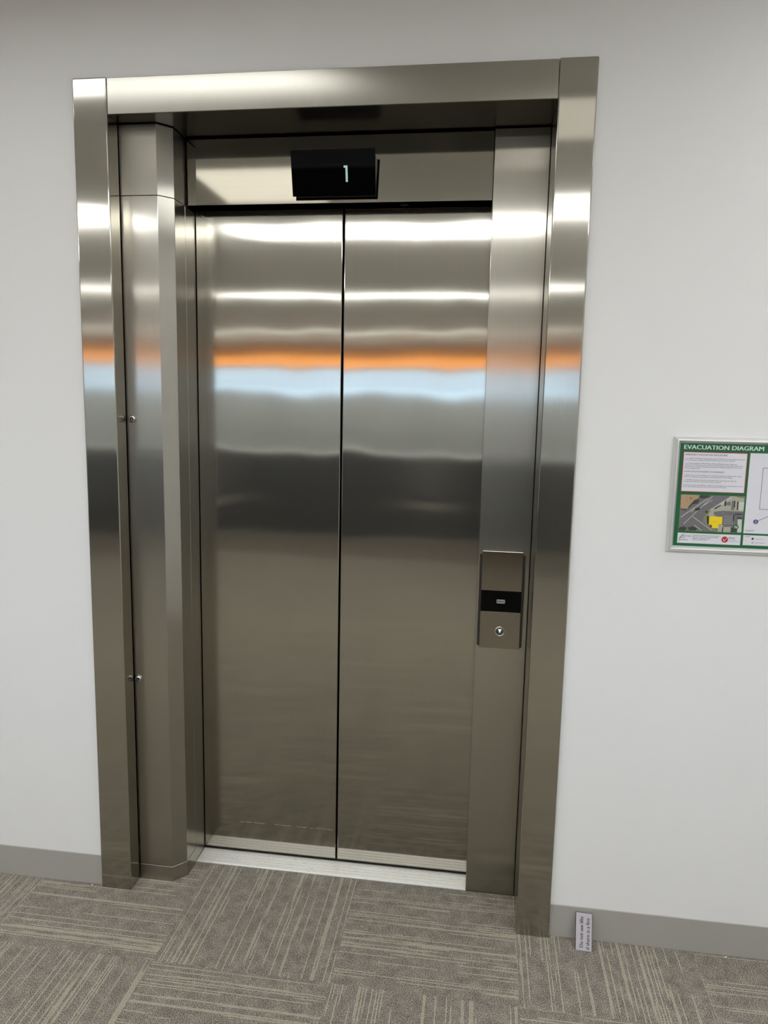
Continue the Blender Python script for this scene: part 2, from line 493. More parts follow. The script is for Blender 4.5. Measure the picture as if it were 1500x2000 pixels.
def tile_poly(i, j):
    x0, x1, y0, y1 = TX + i * TP, TX + (i + 1) * TP, TY + j * TP, TY + (j + 1) * TP
    g = 0.00012
    x0 += g; x1 -= g; y0 += g; y1 -= g
    if y1 < 0: return [(x0, y0), (x1, y0), (x1, y1), (x0, y1)]
    yw, ys = YW - 0.001, YJ - 0.001
    a, b = 0.0075, RP1 - 0.0075
    if x1 < a or x0 > b: return [(x0, y0), (x1, y0), (x1, yw), (x0, yw)]
    if x0 < a: return [(x0, y0), (x1, y0), (x1, ys), (a, ys), (a, yw), (x0, yw)]
    if x1 > b: return [(x0, y0), (x1, y0), (x1, yw), (b, yw), (b, ys), (x0, ys)]
    return [(x0, y0), (x1, y0), (x1, ys), (x0, ys)]


for j in range(-9, 1):
    for i in range(-8, 8):
        along_y = (i + j) % 2 == 0
        cx, cy = TX + (i + 0.5) * TP, TY + (j + 0.5) * TP
        key = (j == 0, i if j == 0 else 0, along_y) if j == 0 else 'whole'
        if key not in tile_mesh:
            poly = [(p[0] - cx, p[1] - cy) for p in tile_poly(i, j)]
            if j == 0 and not along_y:      # stripes run along local y: turn the outline the other way
                poly = [(p[1], -p[0]) for p in poly]
            tb = prism(poly, -0.0065, 0.0)
            me = bpy.data.meshes.new('carpet_tile'); tb.to_mesh(me); tb.free(); me.materials.append(MAT['carpet'])
            tile_mesh[key] = me
        o = bpy.data.objects.new('carpet_tile', tile_mesh[key]); COL.objects.link(o)
        o.parent = floor
        o.location = (cx, cy, 0)
        o.rotation_euler = (0, 0, 0 if along_y else math.pi / 2)

# ------------------------------------------------------------------ lift entrance: outer frame
fr = thing('lift_frame', 'wide brushed steel architrave framing the whole lift entrance', 'door frame', (0, 0, 0))
obj('post', prism([(LP0, 0), (LP1, 0), (LP1, 0.0570), (LP1 - 0.009, 0.0570), (LP1 - 0.009, 0.03), (LP0, 0.03)], 0, 2.3955, 'z', 0.0036, 4), MAT['post'], fr)
obj('post', prism([(RP0, 0), (RP1, 0), (RP1, 0.03), (RP0 + 0.009, 0.03), (RP0 + 0.009, 0.15), (RP0, 0.15)], 0, 2.3955, 'z', 0.0038, 4), MAT['post'], fr)
obj('head_fascia', prism([(0.0015, HZ0), (0.0015, HZ1), (0.04, HZ1), (0.04, HZ0)], LP1 + 0.0008, RP0 - 0.0008, 'x', 0.0014, 2), MAT['fascia'], fr)
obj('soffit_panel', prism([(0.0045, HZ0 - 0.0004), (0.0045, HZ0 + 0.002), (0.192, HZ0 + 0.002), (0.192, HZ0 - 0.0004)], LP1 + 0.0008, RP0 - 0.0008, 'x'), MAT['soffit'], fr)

# ------------------------------------------------------------------ left jamb: faceted steel column cover
co = thing('column_cover', 'faceted brushed steel column cover inside left of the lift frame', 'column', (CX0, CY, 0))
t = 0.0025


def cover(inset, yend, z0, z1):
    i = inset
    x0, x1, x2, y0, yc = CX0 + i, CX1 - i * 0.4, CX2 - i, CY + i, CYC + i * 0.4
    return prism([(x0, 0.2), (x0, y0), (x1, y0), (x2, yc), (x2, yend), (x2 - t, yend), (x2 - t, yc + t * .4), (x1 - t * .4, y0 + t), (x0 + t, y0 + t), (x0 + t, 0.2)], z0, z1, 'z', 0.0007, 1)


obj('upper_panel', cover(0, YH + 0.012, ZJ + 0.0012, HZ0 - 0.003), MAT['column'], co)
obj('main_panel', cover(0, 0.1742, ZK + 0.0012, ZJ), MAT['column'], co)
obj('kick_panel', cover(-0.0006, 0.1742, 0, ZK), MAT['column'], co)
obj('reveal_strip', box(CX2 - 0.004, CX2 - 0.0002, 0.1752, YD - 0.001, 0.0055, ZH - 0.004, 0.0006, 1), MAT['column'], co)
obj('joint_backing', prism([(CX0 + 0.006, 0.19), (CX0 + 0.006, CY + 0.0045), (CX1 - 0.0022, CY + 0.0045), (CX2 - 0.0055, CYC + 0.0022), (CX2 - 0.0055, 0.24), (CX2 - 0.03, 0.24)], 0.002, HZ0 - 0.006), MAT['black'], co)
for z, x in ((1.480, 0.1157), (0.6773, 0.1111)):
    lk = obj('cam_lock', lathe([(0.0116, -0.001), (0.0116, 0.0020), (0.0100, 0.0056), (0.0074, 0.0074), (0.0054, 0.0074)], (x, CY, z), 28), MAT['lockmetal'], co, (x, CY, z), True)
    obj('key_slot', lathe([(0.0052, 0.0070), (0.0052, 0.0079)], (x, CY, z), 16), MAT['black'], lk)
    obj('key_pin', box(x - 0.0010, x + 0.0010, CY - 0.0086, CY - 0.0078, z - 0.0032, z + 0.0032), MAT['chrome'], lk)

# ------------------------------------------------------------------ lift doors
GAP = 0.7078
for x0, x1, lab in ((CX2 + 0.0010, GAP - 0.0030, 'left brushed steel lift door leaf with pale scuffs near its foot'),
                    (GAP + 0.0030, JX0 + 0.03, 'right brushed steel lift door leaf beside the call panel jamb')):
    d = thing('lift_door', lab, 'door', (x0, YD, 0.009), 'sliding lift door leaves')
    d.name = 'lift_door'
    obj('leaf', box(x0, x1, YD, YD + 0.03, 0.0105, ZH + 0.02, 0.0022, 2), MAT['door'], d)
    if x0 < 0.5:
        sb = bmesh.new(); random.seed(8)
        for a0, a1, z in ((0.372, 0.413, 0.1125), (0.419, 0.456, 0.1135), (0.492, 0.548, 0.1140), (0.568, 0.603, 0.1140), (0.617, 0.625, 0.1135), (0.636, 0.692, 0.1150)):
            a = a0
            while a < a1:
                w = random.uniform(0.002, 0.007); h = random.uniform(0.0004, 0.0011); zz = z + random.uniform(-0.0010, 0.0010)
                face_poly(sb, [(a, zz), (a + w, zz + random.uniform(-.0006, .0006)), (a + w, zz + h), (a, zz + h)], YD - 0.00015)
                a += w * random.uniform(0.8, 1.3)
        obj('scuff_mark', sb, plain('pale_scuff', srgb(205, 198, 180), 0.6), d)

# ------------------------------------------------------------------ header panel above the doors
hd = thing('header_panel', 'horizontal brushed steel panel above the lift doors behind display', 'panel', (0.25, YH, ZH))
obj('face', prism([(YH, ZH), (YH, HZ0 - 0.006), (YH + 0.002, HZ0 - 0.006), (YH + 0.002, ZH + 0.002), (YD - 0.0015, ZH + 0.002), (YD - 0.0015, ZH)], CX2 + 0.006, JX0 - 0.0018, 'x', 0.0005, 1), MAT['header'], hd)
sn = obj('sensor', lathe([(0.0125, -0.001), (0.0125, 0.0008), (0.0105, 0.0012)], (0.893, 0.2135, ZH), 28, 'z'), MAT['black'], hd)

# ------------------------------------------------------------------ right jamb
jb = tag(obj('jamb_panel', prism([(JX0, YJ), (JX1 - 0.0005, YJ), (JX1 - 0.0005, YJ + 0.0025), (JX0 + 0.0025, YJ + 0.0025), (JX0 + 0.0025, YD - 0.001), (JX0, YD - 0.001)], 0, HZ0 - 0.004, 'z', 0.0011, 2), MAT['jamb'], None, (JX0, YJ, 0)),
         'tall brushed steel jamb panel carrying the call panel, right of doors', 'panel')

# ------------------------------------------------------------------ sill
prof = [(YJ + 0.0005, -0.006), (YJ + 0.0005, 0.0018), (YJ + 0.003, 0.0036)]
for gy in (0.190, 0.2045, 0.219, 0.2335):
    prof += [(gy, 0.0036), (gy + 0.0002, 0.0014), (gy + 0.0016, 0.0014), (gy + 0.0018, 0.0036)]
prof += [(0.2492, 0.0036), (0.2492, -0.006)]
tag(obj('door_sill', prism(prof, CX2 + 0.0006, JX0 - 0.0004, 'x'), MAT['sill'], None, (0.69, 0.2, 0)), 'worn pale aluminium threshold with fine grooves under the lift doors', 'sill')

# ------------------------------------------------------------------ call panel
cp = thing('call_panel', 'raised steel lift call panel with black window and down button', 'call panel', (1.2178, YJ, 0.815))
CPX0, CPX1, CPY = 1.1575, 1.2772, YJ - 0.012
obj('back_plate', box(1.1505, 1.2846, YJ - 0.0042, YJ - 0.0001, 0.8185, 1.1010, 0.0008, 1), plain('dark_back_plate', (0.075, 0.072, 0.068, 1), 0.3, 1.0), cp)
obj('upper_plate', box(CPX0, CPX1, CPY, YJ - 0.0043, 0.9930, 1.1127, 0.0009, 2), MAT['call'], cp)
obj('lower_plate', box(CPX0, CPX1, CPY, YJ - 0.0043, 0.8150, 0.9288, 0.0009, 2), MAT['call'], cp)
gl = obj('black_window', box(CPX0 + 0.0006, CPX1 - 0.0006, CPY + 0.0012, YJ - 0.0043, 0.9290, 0.9928), MAT['panelblack'], cp)
gl['label'] = 'glossy black window strip'
ib = bmesh.new()
ix, iz, iy = 1.2168, 0.9604, CPY + 0.0010
face_poly(ib, [(ix - 0.0118, iz + 0.0024), (ix + 0.0118, iz + 0.0024), (ix + 0.0118, iz + 0.0058), (ix - 0.0118, iz + 0.0058)], iy)
face_poly(ib, [(ix - 0.0118, iz - 0.0058), (ix + 0.0118, iz - 0.0058), (ix + 0.0118, iz - 0.0024), (ix - 0.0118, iz - 0.0024)], iy)
for k in range(5):
    xx = ix - 0.0118 + k * 0.0236 / 4
    face_poly(ib, [(xx - 0.0008, iz - 0.0024), (xx + 0.0008, iz - 0.0024), (xx + 0.0008, iz + 0.0024), (xx - 0.0008, iz + 0.0024)], iy)
for k in range(4):
    xx = ix - 0.0118 + (k + 0.5) * 0.0236 / 4
    face_poly(ib, [(xx - 0.0010, iz - 0.0008), (xx + 0.0010, iz - 0.0008), (xx + 0.0010, iz + 0.0008), (xx - 0.0010, iz + 0.0008)], iy)
obj('lit_symbol', ib, MAT['icon'], gl)
bcx, bcz = 1.2175, 0.8690
bt = obj('button_ring', lathe([(0.0148, -0.0005), (0.0148, 0.0025), (0.0140, 0.0038), (0.0124, 0.0038), (0.0120, 0.0012)], (bcx, CPY, bcz), 40), MAT['chrome'], cp, (bcx, CPY, bcz), True)
obj('button_face', lathe([(0.0119, 0.0008), (0.0119, 0.0022), (0.0105, 0.0028)], (bcx, CPY, bcz), 32), plain('grey_button_face', srgb(88, 86, 78), 0.3, 0.6), bt)
ab = bmesh.new(); face_poly(ab, [(bcx - 0.0055, bcz + 0.0072), (bcx + 0.0055, bcz + 0.0072), (bcx, bcz - 0.0050)], CPY - 0.0030)
obj('down_arrow', ab, MAT['arrow'], bt)

# ------------------------------------------------------------------ floor indicator above the doors (leans forward at the top)
fi = thing('floor_display', 'black glass floor indicator showing a lit figure one above doors', 'display', (0.695, YH, 2.125))
dx0, dx1, zb, zt, yb, yt = 0.5746, 0.8165, 2.1240, 2.2408, 0.1627, 0.1327


def tilt(z, off=0.0):
    return yb + (yt - yb) * (z - zb) / (zt - zb) - off


bm = bmesh.new()
poly = [(tilt(zb), zb), (tilt(zt), zt), (tilt(zt) + 0.005, zt + 0.0012), (tilt(zb) + 0.005, zb + 0.0012)]
bm = prism(poly, dx0, dx1, 'x', 0.0005, 1)
obj('glass_face', bm, MAT['glass'], fi)
obj('back_box', prism([(tilt(zb) + 0.005, zb + 0.004), (tilt(zt) + 0.005, zt - 0.008), (YH - 0.0002, zt - 0.008), (YH - 0.0002, zb + 0.004)], dx0 + 0.006, dx1 - 0.004, 'x'), MAT['call'], fi)


def on_glass(pts):
    b_ = bmesh.new()
    b_.faces.new([b_.verts.new((x, tilt(z, 0.0003), z)) for x, z in pts])
    return b_


obj('lit_figure', on_glass([(0.7262, 2.2000), (0.7262, 2.1945), (0.7312, 2.1945), (0.7312, 2.1590), (0.7372, 2.1590), (0.7372, 2.2000)]), MAT['digit'], fi)

# ------------------------------------------------------------------ evacuation diagram on the right wall
EX0, EX1, EZ0, EZ1 = 1.6392, 2.0680, 1.1644, 1.4682
ev = thing('evacuation_diagram', 'green and white evacuation diagram in silver snap frame on wall', 'sign', (EX0, YW, EZ0))
prof = [(0.0, 0.0), (0.0, 0.0065), (0.0012, 0.0090), (0.0045, 0.0140), (0.0075, 0.0168), (0.0090, 0.0173), (0.0102, 0.0168), (0.0135, 0.0125), (0.0158, 0.0090), (0.0165, 0.0080), (0.0165, 0.0)]


def rail(side):
    b_ = bmesh.new(); A = []; B = []
    for d, h in prof:
        y = YW - 0.0002 - h
        c = {'l': ((EX0 + d, EZ0 + d), (EX0 + d, EZ1 - d)), 'r': ((EX1 - d, EZ0 + d), (EX1 - d, EZ1 - d)),
             'b': ((EX0 + d, EZ0 + d), (EX1 - d, EZ0 + d)), 't': ((EX0 + d, EZ1 - d), (EX1 - d, EZ1 - d))}[side]
        A.append(b_.verts.new((c[0][0], y, c[0][1]))); B.append(b_.verts.new((c[1][0], y, c[1][1])))
    for i in range(len(A) - 1):
        b_.faces.new([A[i], A[i + 1], B[i + 1], B[i]])
    b_.faces.new(A); b_.faces.new(B)
    return b_


for s in 'lrbt':
    obj('frame_rail', rail(s), MAT['satin'], ev)
YP = 0.0066
po = obj('poster', box(EX0 + 0.014, EX1 - 0.014, YP, YW - 0.0004, EZ0 + 0.014, EZ1 - 0.014), MAT['green'], ev)
po['label'] = 'printed evacuation poster sheet'
L = lambda k: YP - 0.00012 * k


def rect(b_, x0, x1, z0, z1, k, mi=0):
    return face_poly(b_, [(x0, z0), (x1, z0), (x1, z1), (x0, z1)], L(k), mi)


bm = bmesh.new()
rect(bm, 1.6638, 1.8244, 1.3243, 1.4312, 1, 0)       # dark red border of the procedures
rect(bm, 1.6660, 1.8222, 1.3265, 1.4285, 2, 1)       # pink edge
rect(bm, 1.6675, 1.8205, 1.3280, 1.4270, 3, 2)       # white box
obj('procedure_box', bm, [MAT['maroon'], MAT['pink'], MAT['paper']], po)
obj('title', text_bm('EVACUATION DIAGRAM', 1.6652, L(2), 1.4366, 0.0112, 0.1955, 0.03), MAT['pale'], po)
rows = [  # text, height, top offset, width, bold
    ('EMERGENCY EVACUATION PROCEDURES', 0.0043, 1.4205, 0.1045, 0.02),
    ('1. An ALERT TONE (Beep Beep Beep) sounds: STOP what you are doing and prepare', 0.0031, 1.4112, 0.1480, 0.012),
    ('for an evacuation. Await and follow all instructions from the Warden.', 0.0031, 1.4070, 0.1240, 0.008),
    ('2. An EVACUATION TONE (Whoop Whoop Whoop) sounds: Follow all', 0.0031, 1.3982, 0.1280, 0.014),
    ('instructions of Wardens and evacuate the building by the Emergency Exit. If no', 0.0031, 1.3940, 0.1440, 0.008),
    ('wardens are present immediately evacuate the building using the nearest and', 0.0031, 1.3898, 0.1420, 0.008),
    ('safest emergency exit.', 0.0031, 1.3856, 0.0390, 0.008),
    ('DO NOT USE LIFTS IN THE EVENT OF AN EMERGENCY.', 0.0036, 1.3768, 0.1010, 0.018),
    ('3. Safely move to the Assembly Area using the pedestrian islands under safety', 0.0031, 1.3675, 0.1430, 0.008),
    ('doors to the garden area situated to the south east of the building.', 0.0031, 1.3633, 0.1210, 0.008),
    ('4. Call 000 providing necessary information and requesting the required', 0.0031, 1.3550, 0.1310, 0.010),
    ('emergency services to ensure the services respond.', 0.0031, 1.3508, 0.0940, 0.008),
    ('5. Do not re-enter the building or depart the Assembly Area until advised to do so', 0.0031, 1.3418, 0.1490, 0.008),
    ('by the attending Emergency Service Personnel and Wardens.', 0.0031, 1.3376, 0.1090, 0.008)]
obj('procedure_text', join([text_bm(s, 1.6695, L(4), z, h, w, b_) for s, h, z, w, b_ in rows]), MAT['text'], po)

# plan panel on the right
bm = bmesh.new()
rect(bm, 1.8292, 2.0490, 1.2205, 1.4305, 1, 0); rect(bm, 1.8300, 2.0482, 1.2215, 1.4297, 2, 1)
rect(bm, 1.8300, 2.0482, 1.1890, 1.2165, 1, 0); rect(bm, 1.8308, 2.0474, 1.1898, 1.2157, 2, 1)
rect(bm, 1.6655, 1.8245, 1.1880, 1.2160, 1, 0); rect(bm, 1.6665, 1.8237, 1.1890, 1.2150, 2, 1)
obj('white_panels', bm, [plain('poster_mint', srgb(150, 190, 160), 0.35), MAT['paper']], po)
bm = bmesh.new()
w = 0.0006
for x0, x1, z0, z1 in ((1.8638, 2.030, 1.3930, 1.3930), (1.8638, 2.030, 1.2855, 1.2855), (1.8638, 1.8638, 1.2855, 1.3930), (2.030, 2.030, 1.2855, 1.3930),
                       (1.930, 1.930, 1.32, 1.3930), (1.930, 2.030, 1.34, 1.34)):
    rect(bm, x0 - w, x1 + w, z0 - w, z1 + w, 3)
face_poly(bm, [(1.8610, 1.2550), (1.8616, 1.2538), (1.9200, 1.2830), (1.9194, 1.2842)], L(3))
obj('plan_lines', bm, plain('plan_line', srgb(88, 86, 104), 0.5), po)
bm = bmesh.new(); disc(bm, 1.8577, 1.2523, 0.0063, L(4))
mk = obj('here_marker', bm, MAT['navy'], po)
here = [text_bm(s, x, L(5), z, 0.0022, w_, 0.01) for s, x, z, w_ in (('YOU', 1.8553, 1.2550, 0.0048), ('ARE', 1.8553, 1.2516, 0.0048), ('HERE', 1.8545, 1.2482, 0.0064))]
lt = [text_bm('Level 3', 1.8340, L(4), 1.2262, 0.0050, 0.0205, 0.004)]
lg = [text_bm('Legend', 1.8345, L(4), 1.2115, 0.0026, 0.0135, 0.012), text_bm('You are here', 1.8600, L(4), 1.2060, 0.0026, 0.0200), text_bm('Fire extinguisher', 1.8600, L(4), 1.1958, 0.0026, 0.0250)]
obj('marker_text', join(here), MAT['paper'], po)
obj('plan_text', join(lt), MAT['text'], po)
obj('legend_text', join(lg), MAT['text'], po)
bm = bmesh.new(); disc(bm, 1.8540, 1.2072, 0.0030, L(4), 0, 16); rect(bm, 1.8530, 1.8546, 1.1940, 1.1985, 4, 1)
obj('legend_symbols', bm, [MAT['navy'], MAT['maroon']], po)

# maker strip
bm = bmesh.new()
pts_o, pts_i = [], []
for i in range(13):
    a = math.radians(95 + i * 8.5)
    pts_o.append((1.6860 + 0.0165 * math.cos(a), 1.1925 + 0.0212 * math.sin(a)))
    tt = 0.0016 * math.sin(math.pi * i / 12) + 0.0002
    pts_i.append((1.6860 + (0.0165 - tt) * math.cos(a), 1.1925 + (0.0212 - tt) * math.sin(a)))
for i in range(12):
    face_poly(bm, [pts_o[i], pts_o[i + 1], pts_i[i + 1], pts_i[i]], L(4), 1 if i > 6 else 0)
obj('maker_arc', bm, [MAT['textdark'], MAT['green2']], po)
obj('maker_text', join([text_bm('Essential', 1.6785, L(4), 1.2062, 0.0040, 0.0205, 0.006), text_bm('Fire', 1.6760, L(4), 1.2010, 0.0040, 0.0085, 0.006), text_bm('Services', 1.6730, L(4), 1.1956, 0.0042, 0.0190, 0.008)]), MAT['textdark'], po)
mk_rows = [('Developed by: Essential Fire Services Pty Ltd', 1.2090, 0.0690), ('Address: PO Box 114, Bayside SA 5000', 1.2050, 0.0640), ('Website: essentialfire.net.au', 1.2010, 0.0450), ('Contact: 08 8349 9399', 1.1970, 0.0370)]
obj('maker_contact', join([text_bm(s, 1.7030, L(4), z, 0.0028, w_, 0.008) for s, z, w_ in mk_rows]), MAT['text'], po)
bm = bmesh.new(); disc(bm, 1.7850, 1.2020, 0.0082, L(5))
obj('red_badge', bm, MAT['red'], po)
bm = bmesh.new()
face_poly(bm, [(1.7803, 1.2030), (1.7828, 1.1980), (1.7840, 1.1968), (1.7846, 1.2000), (1.7815, 1.2042)], L(6))
face_poly(bm, [(1.7838, 1.1966), (1.7850, 1.1972), (1.7908, 1.2066), (1.7898, 1.2076)], L(6))
obj('badge_tick', bm, MAT['pink'], po)
obj('badge_text', join([text_bm('FPAS', 1.7945, L(4), 1.2038, 0.0052, 0.0150, 0.008), text_bm('Fire Protection', 1.7950, L(4), 1.1998, 0.0018, 0.0170), text_bm('Accreditation Scheme', 1.7950, L(4), 1.1966, 0.0018, 0.0245)]), MAT['text'], po)

# aerial photograph printed on the poster
MX0, MX1, MZ0, MZ1 = 1.6668, 1.8250, 1.2212, 1.3172


def mp(px, py):
    v = (py - 862 - (px - 340) * 0.022) / 480.0
    u = (px - (340 - 36 * v)) / 848.0
    return (MX0 + (MX1 - MX0) * min(max(u, 0), 1), MZ1 - (MZ1 - MZ0) * min(max(v, 0), 1))


def photo_mat(name, c, v=0.25, s=160):
    return plain(name, srgb(*c), 0.4, vary=v, scale=s)


mats = [photo_mat('aerial_road', (112, 110, 112), .2, 260), photo_mat('aerial_earth', (176, 148, 116), .2), photo_mat('aerial_trees', (62, 62, 52), .5, 300),
        photo_mat('aerial_yard', (170, 168, 152), .2, 200), photo_mat('aerial_roof', (112, 112, 112), .1), photo_mat('aerial_shadow', (48, 48, 52), .3),
        plain('aerial_yellow', srgb(240, 208, 28), 0.4), photo_mat('aerial_light', (200, 202, 192), .1), photo_mat('aerial_line', (190, 188, 186), .1), MAT['green'], photo_mat('aerial_grass', (128, 138, 98), .25, 250), MAT['green2']]
bm = bmesh.new()
rect(bm, 1.6655, 1.8260, 1.2200, 1.3185, 1, 11)
rect(bm, MX0, MX1, MZ0, MZ1, 2, 0)
P = lambda pts, k, mi: face_poly(bm, [mp(*p) for p in pts], L(k), mi)
P([(340, 862), (600, 866), (520, 950), (440, 1040), (330, 1060)], 3, 1)                       # bare earth
P([(600, 866), (740, 868), (690, 905), (600, 915), (585, 885)], 4, 2)
P([(520, 930), (590, 925), (560, 980), (500, 990), (430, 1050), (440, 1020)], 4, 2)
P([(560, 866), (600, 866), (585, 880)], 4, 10)
P([(1000, 875), (1190, 880), (1190, 1080), (1080, 1080), (930, 1095), (780, 1150), (700, 1140), (690, 1080)], 3, 3)   # yards
P([(690, 1060), (740, 1070), (720, 1105), (640, 1230), (625, 1220), (670, 1120)], 4, 10)
P([(665, 1068), (705, 1075), (690, 1110), (670, 1105)], 5, 2)
P([(780, 1040), (880, 960), (1000, 895), (1020, 900), (900, 985), (800, 1050)], 4, 8)
P([(780, 1040), (800, 1050), (880, 1000), (870, 990)], 5, 5)
P([(920, 955), (945, 925), (945, 1000), (920, 1010)], 4, 5)
P([(950, 960), (990, 945), (1005, 960), (1005, 1000), (950, 1000)], 4, 4)
P([(1020, 940), (1050, 935), (1050, 1060), (1010, 1060)], 4, 4)
P([(1050, 935), (1065, 935), (1060, 1025), (1045, 1025)], 5, 5)
P([(1090, 945), (1108, 950), (1102, 1060), (1085, 1060)], 5, 5)
P([(1112, 950), (1185, 955), (1180, 1060), (1108, 1060)], 4, 7)
P([(1070, 870), (1185, 880), (1180, 905), (1100, 895)], 4, 10)
P([(780, 1085), (900, 1070), (1160, 1078), (1160, 1095), (900, 1100), (850, 1135), (780, 1130)], 4, 0)
P([(905, 1120), (1040, 1120), (1035, 1258), (908, 1262)], 4, 4)
for k in range(5):
    P([(915, 1140 + k * 24), (1035, 1140 + k * 24), (1035, 1143 + k * 24), (915, 1143 + k * 24)], 5, 8)
P([(1040, 1115), (1055, 1118), (1050, 1205), (1036, 1205)], 5, 5)
P([(1058, 1108), (1158, 1106), (1158, 1120), (1058, 1122)], 5, 5)
P([(1090, 1150), (1156, 1158), (1155, 1172), (1090, 1168)], 5, 5)
P([(1100, 1180), (1155, 1182), (1150, 1350), (1095, 1352)], 4, 7)
P([(900, 1285), (1010, 1280), (1010, 1350), (900, 1355)], 4, 3)
P([(895, 1290), (910, 1290), (905, 1355), (890, 1355)], 5, 5)
P([(1010, 1290), (1090, 1300), (1085, 1352), (1005, 1352)], 4, 2)
P([(640, 1180), (700, 1130), (720, 1270), (760, 1305), (850, 1340), (800, 1350), (660, 1240)], 3, 10)
P([(850, 1255), (905, 1255), (890, 1350), (830, 1350)], 4, 3)
P([(685, 1140), (715, 1145), (712, 1260), (690, 1240)], 4, 5)
P([(720, 1145), (895, 1150), (890, 1250), (845, 1250), (840, 1305), (755, 1300), (755, 1260), (715, 1258)], 6, 6)
P([(720, 1262), (752, 1262), (752, 1295), (735, 1290)], 5, 2)
P([(305, 1340), (315, 1300), (380, 1285), (420, 1310), (390, 1345)], 4, 2)
P([(430, 1300), (500, 1280), (560, 1310), (540, 1340), (450, 1340)], 4, 2)
P([(440, 1345), (460, 1340), (720, 1342), (600, 1352)], 3, 10)
for a in (((330, 1160), (700, 905), (706, 912), (336, 1168)), ((370, 1250), (760, 880), (764, 886), (376, 1256)), ((470, 1090), (520, 1040), (524, 1046), (476, 1096)),
          ((500, 1150), (760, 1330), (754, 1336), (494, 1157)), ((520, 1260), (620, 1335), (614, 1340), (516, 1267)), ((640, 1000), (760, 925), (764, 930), (645, 1006))):
    P(a, 5, 8)
P([(530, 1050), (590, 1032), (600, 1050), (560, 1075), (530, 1070)], 5, 5)
P([(330, 1045), (410, 1060), (405, 1075), (330, 1055)], 5, 5)
for k in range(4):
    a = k * math.pi / 2 + 0.78
    cxm, czm = mp(470, 912)
    face_poly(bm, [(cxm + 0.0042 * math.cos(a - .35), czm + 0.0042 * math.sin(a - .35)), (cxm + 0.0042 * math.cos(a + .35), czm + 0.0042 * math.sin(a + .35)), (cxm + 0.0008 * math.cos(a), czm + 0.0008 * math.sin(a))], L(6), 5)
nx, nz = mp(1076, 1282)
disc(bm, nx, nz, 0.0068, L(6), 9)
obj('aerial_photo', bm, mats, po)
obj('north_letter', text_bm('N', nx - 0.0031, L(7), nz - 0.0036, 0.0074, 0.0064, 0.02), MAT['pale'], po)
yx, yz = mp(775, 1228)
obj('site_letters', text_bm('EP', yx, L(7), yz, 0.0045, 0.0085), plain('faint_yellow_print', srgb(206, 174, 40), 0.4), po)

# ------------------------------------------------------------------ loose plate leaning on the skirting
pa, pb = Vector((1.4645, -0.0352, 0.0004)), Vector((1.5100, -0.0372, 0.0004))      # lower front corners
pc, pd = Vector((1.4685, 0.0062, 0.0896)), Vector((1.5150, 0.0058, 0.0890))        # upper front corners
ux = (pb - pa); uz = ((pc - pa) + (pd - pb)) / 2
pw, ph = ux.length, uz.length
ux.normalize(); uz = (uz - ux * uz.dot(ux)).normalized(); un = ux.cross(uz)   # un points back into the wall... checked below
if un.y > 0: un = -un
pl = thing('warning_plate', 'small loose grey fire warning plate leaning on the skirting', 'sign', pa)


def on_plate(a, b_, c=0.0):
    return pa + ux * a + uz * b_ + un * c


def slab(c0, c1, ins):
    b_ = bmesh.new()
    vs = [b_.verts.new(on_plate(a, q, c)) for c in (c0, c1) for a, q in ((ins, ins), (pw - ins, ins), (pw - ins, ph - ins), (ins, ph - ins))]
    for f in ((3, 2, 1, 0), (4, 5, 6, 7), (0, 1, 5, 4), (1, 2, 6, 5), (2, 3, 7, 6), (3, 0, 4, 7)):
        b_.faces.new([vs[i] for i in f])
    return b_


obj('core', slab(-0.003, -0.0004, 0.0), MAT['plate_edge'], pl)
obj('face_sheet', slab(-0.0004, 0.0, 0.0007), MAT['plate'], pl)
for s, off, q0, wid in (('Do not use lifts', 0.0205, 0.0085, 0.0790), ('if there is a fire', 0.0385, 0.0055, 0.0795)):
    obj('lettering', text_bm(s, 0, 0, 0, 0.0098, wid, 0.012, lambda a, b_, off=off, q0=q0: on_plate(off - b_, q0 + a, 0.0003)), MAT['ink'], pl)

# tiny white bits on the carpet at the foot of the skirting
for (x, y), lab in (((-0.035, 0.004), 'tiny white paper bit on carpet left of the steel frame'), ((1.886, 0.004), 'tiny white paper bit on carpet right of warning plate')):
    b_ = bmesh.new()
    bmesh.ops.create_icosphere(b_, subdivisions=1, radius=0.0028)
    for v in b_.verts: v.co = Vector((v.co.x * 1.3 + x, v.co.y * 0.9 + y, v.co.z * 0.6 + 0.0017))
    tag(obj('paper_bit', b_, MAT['crumb'], None, (x, y, 0)), lab, 'litter')

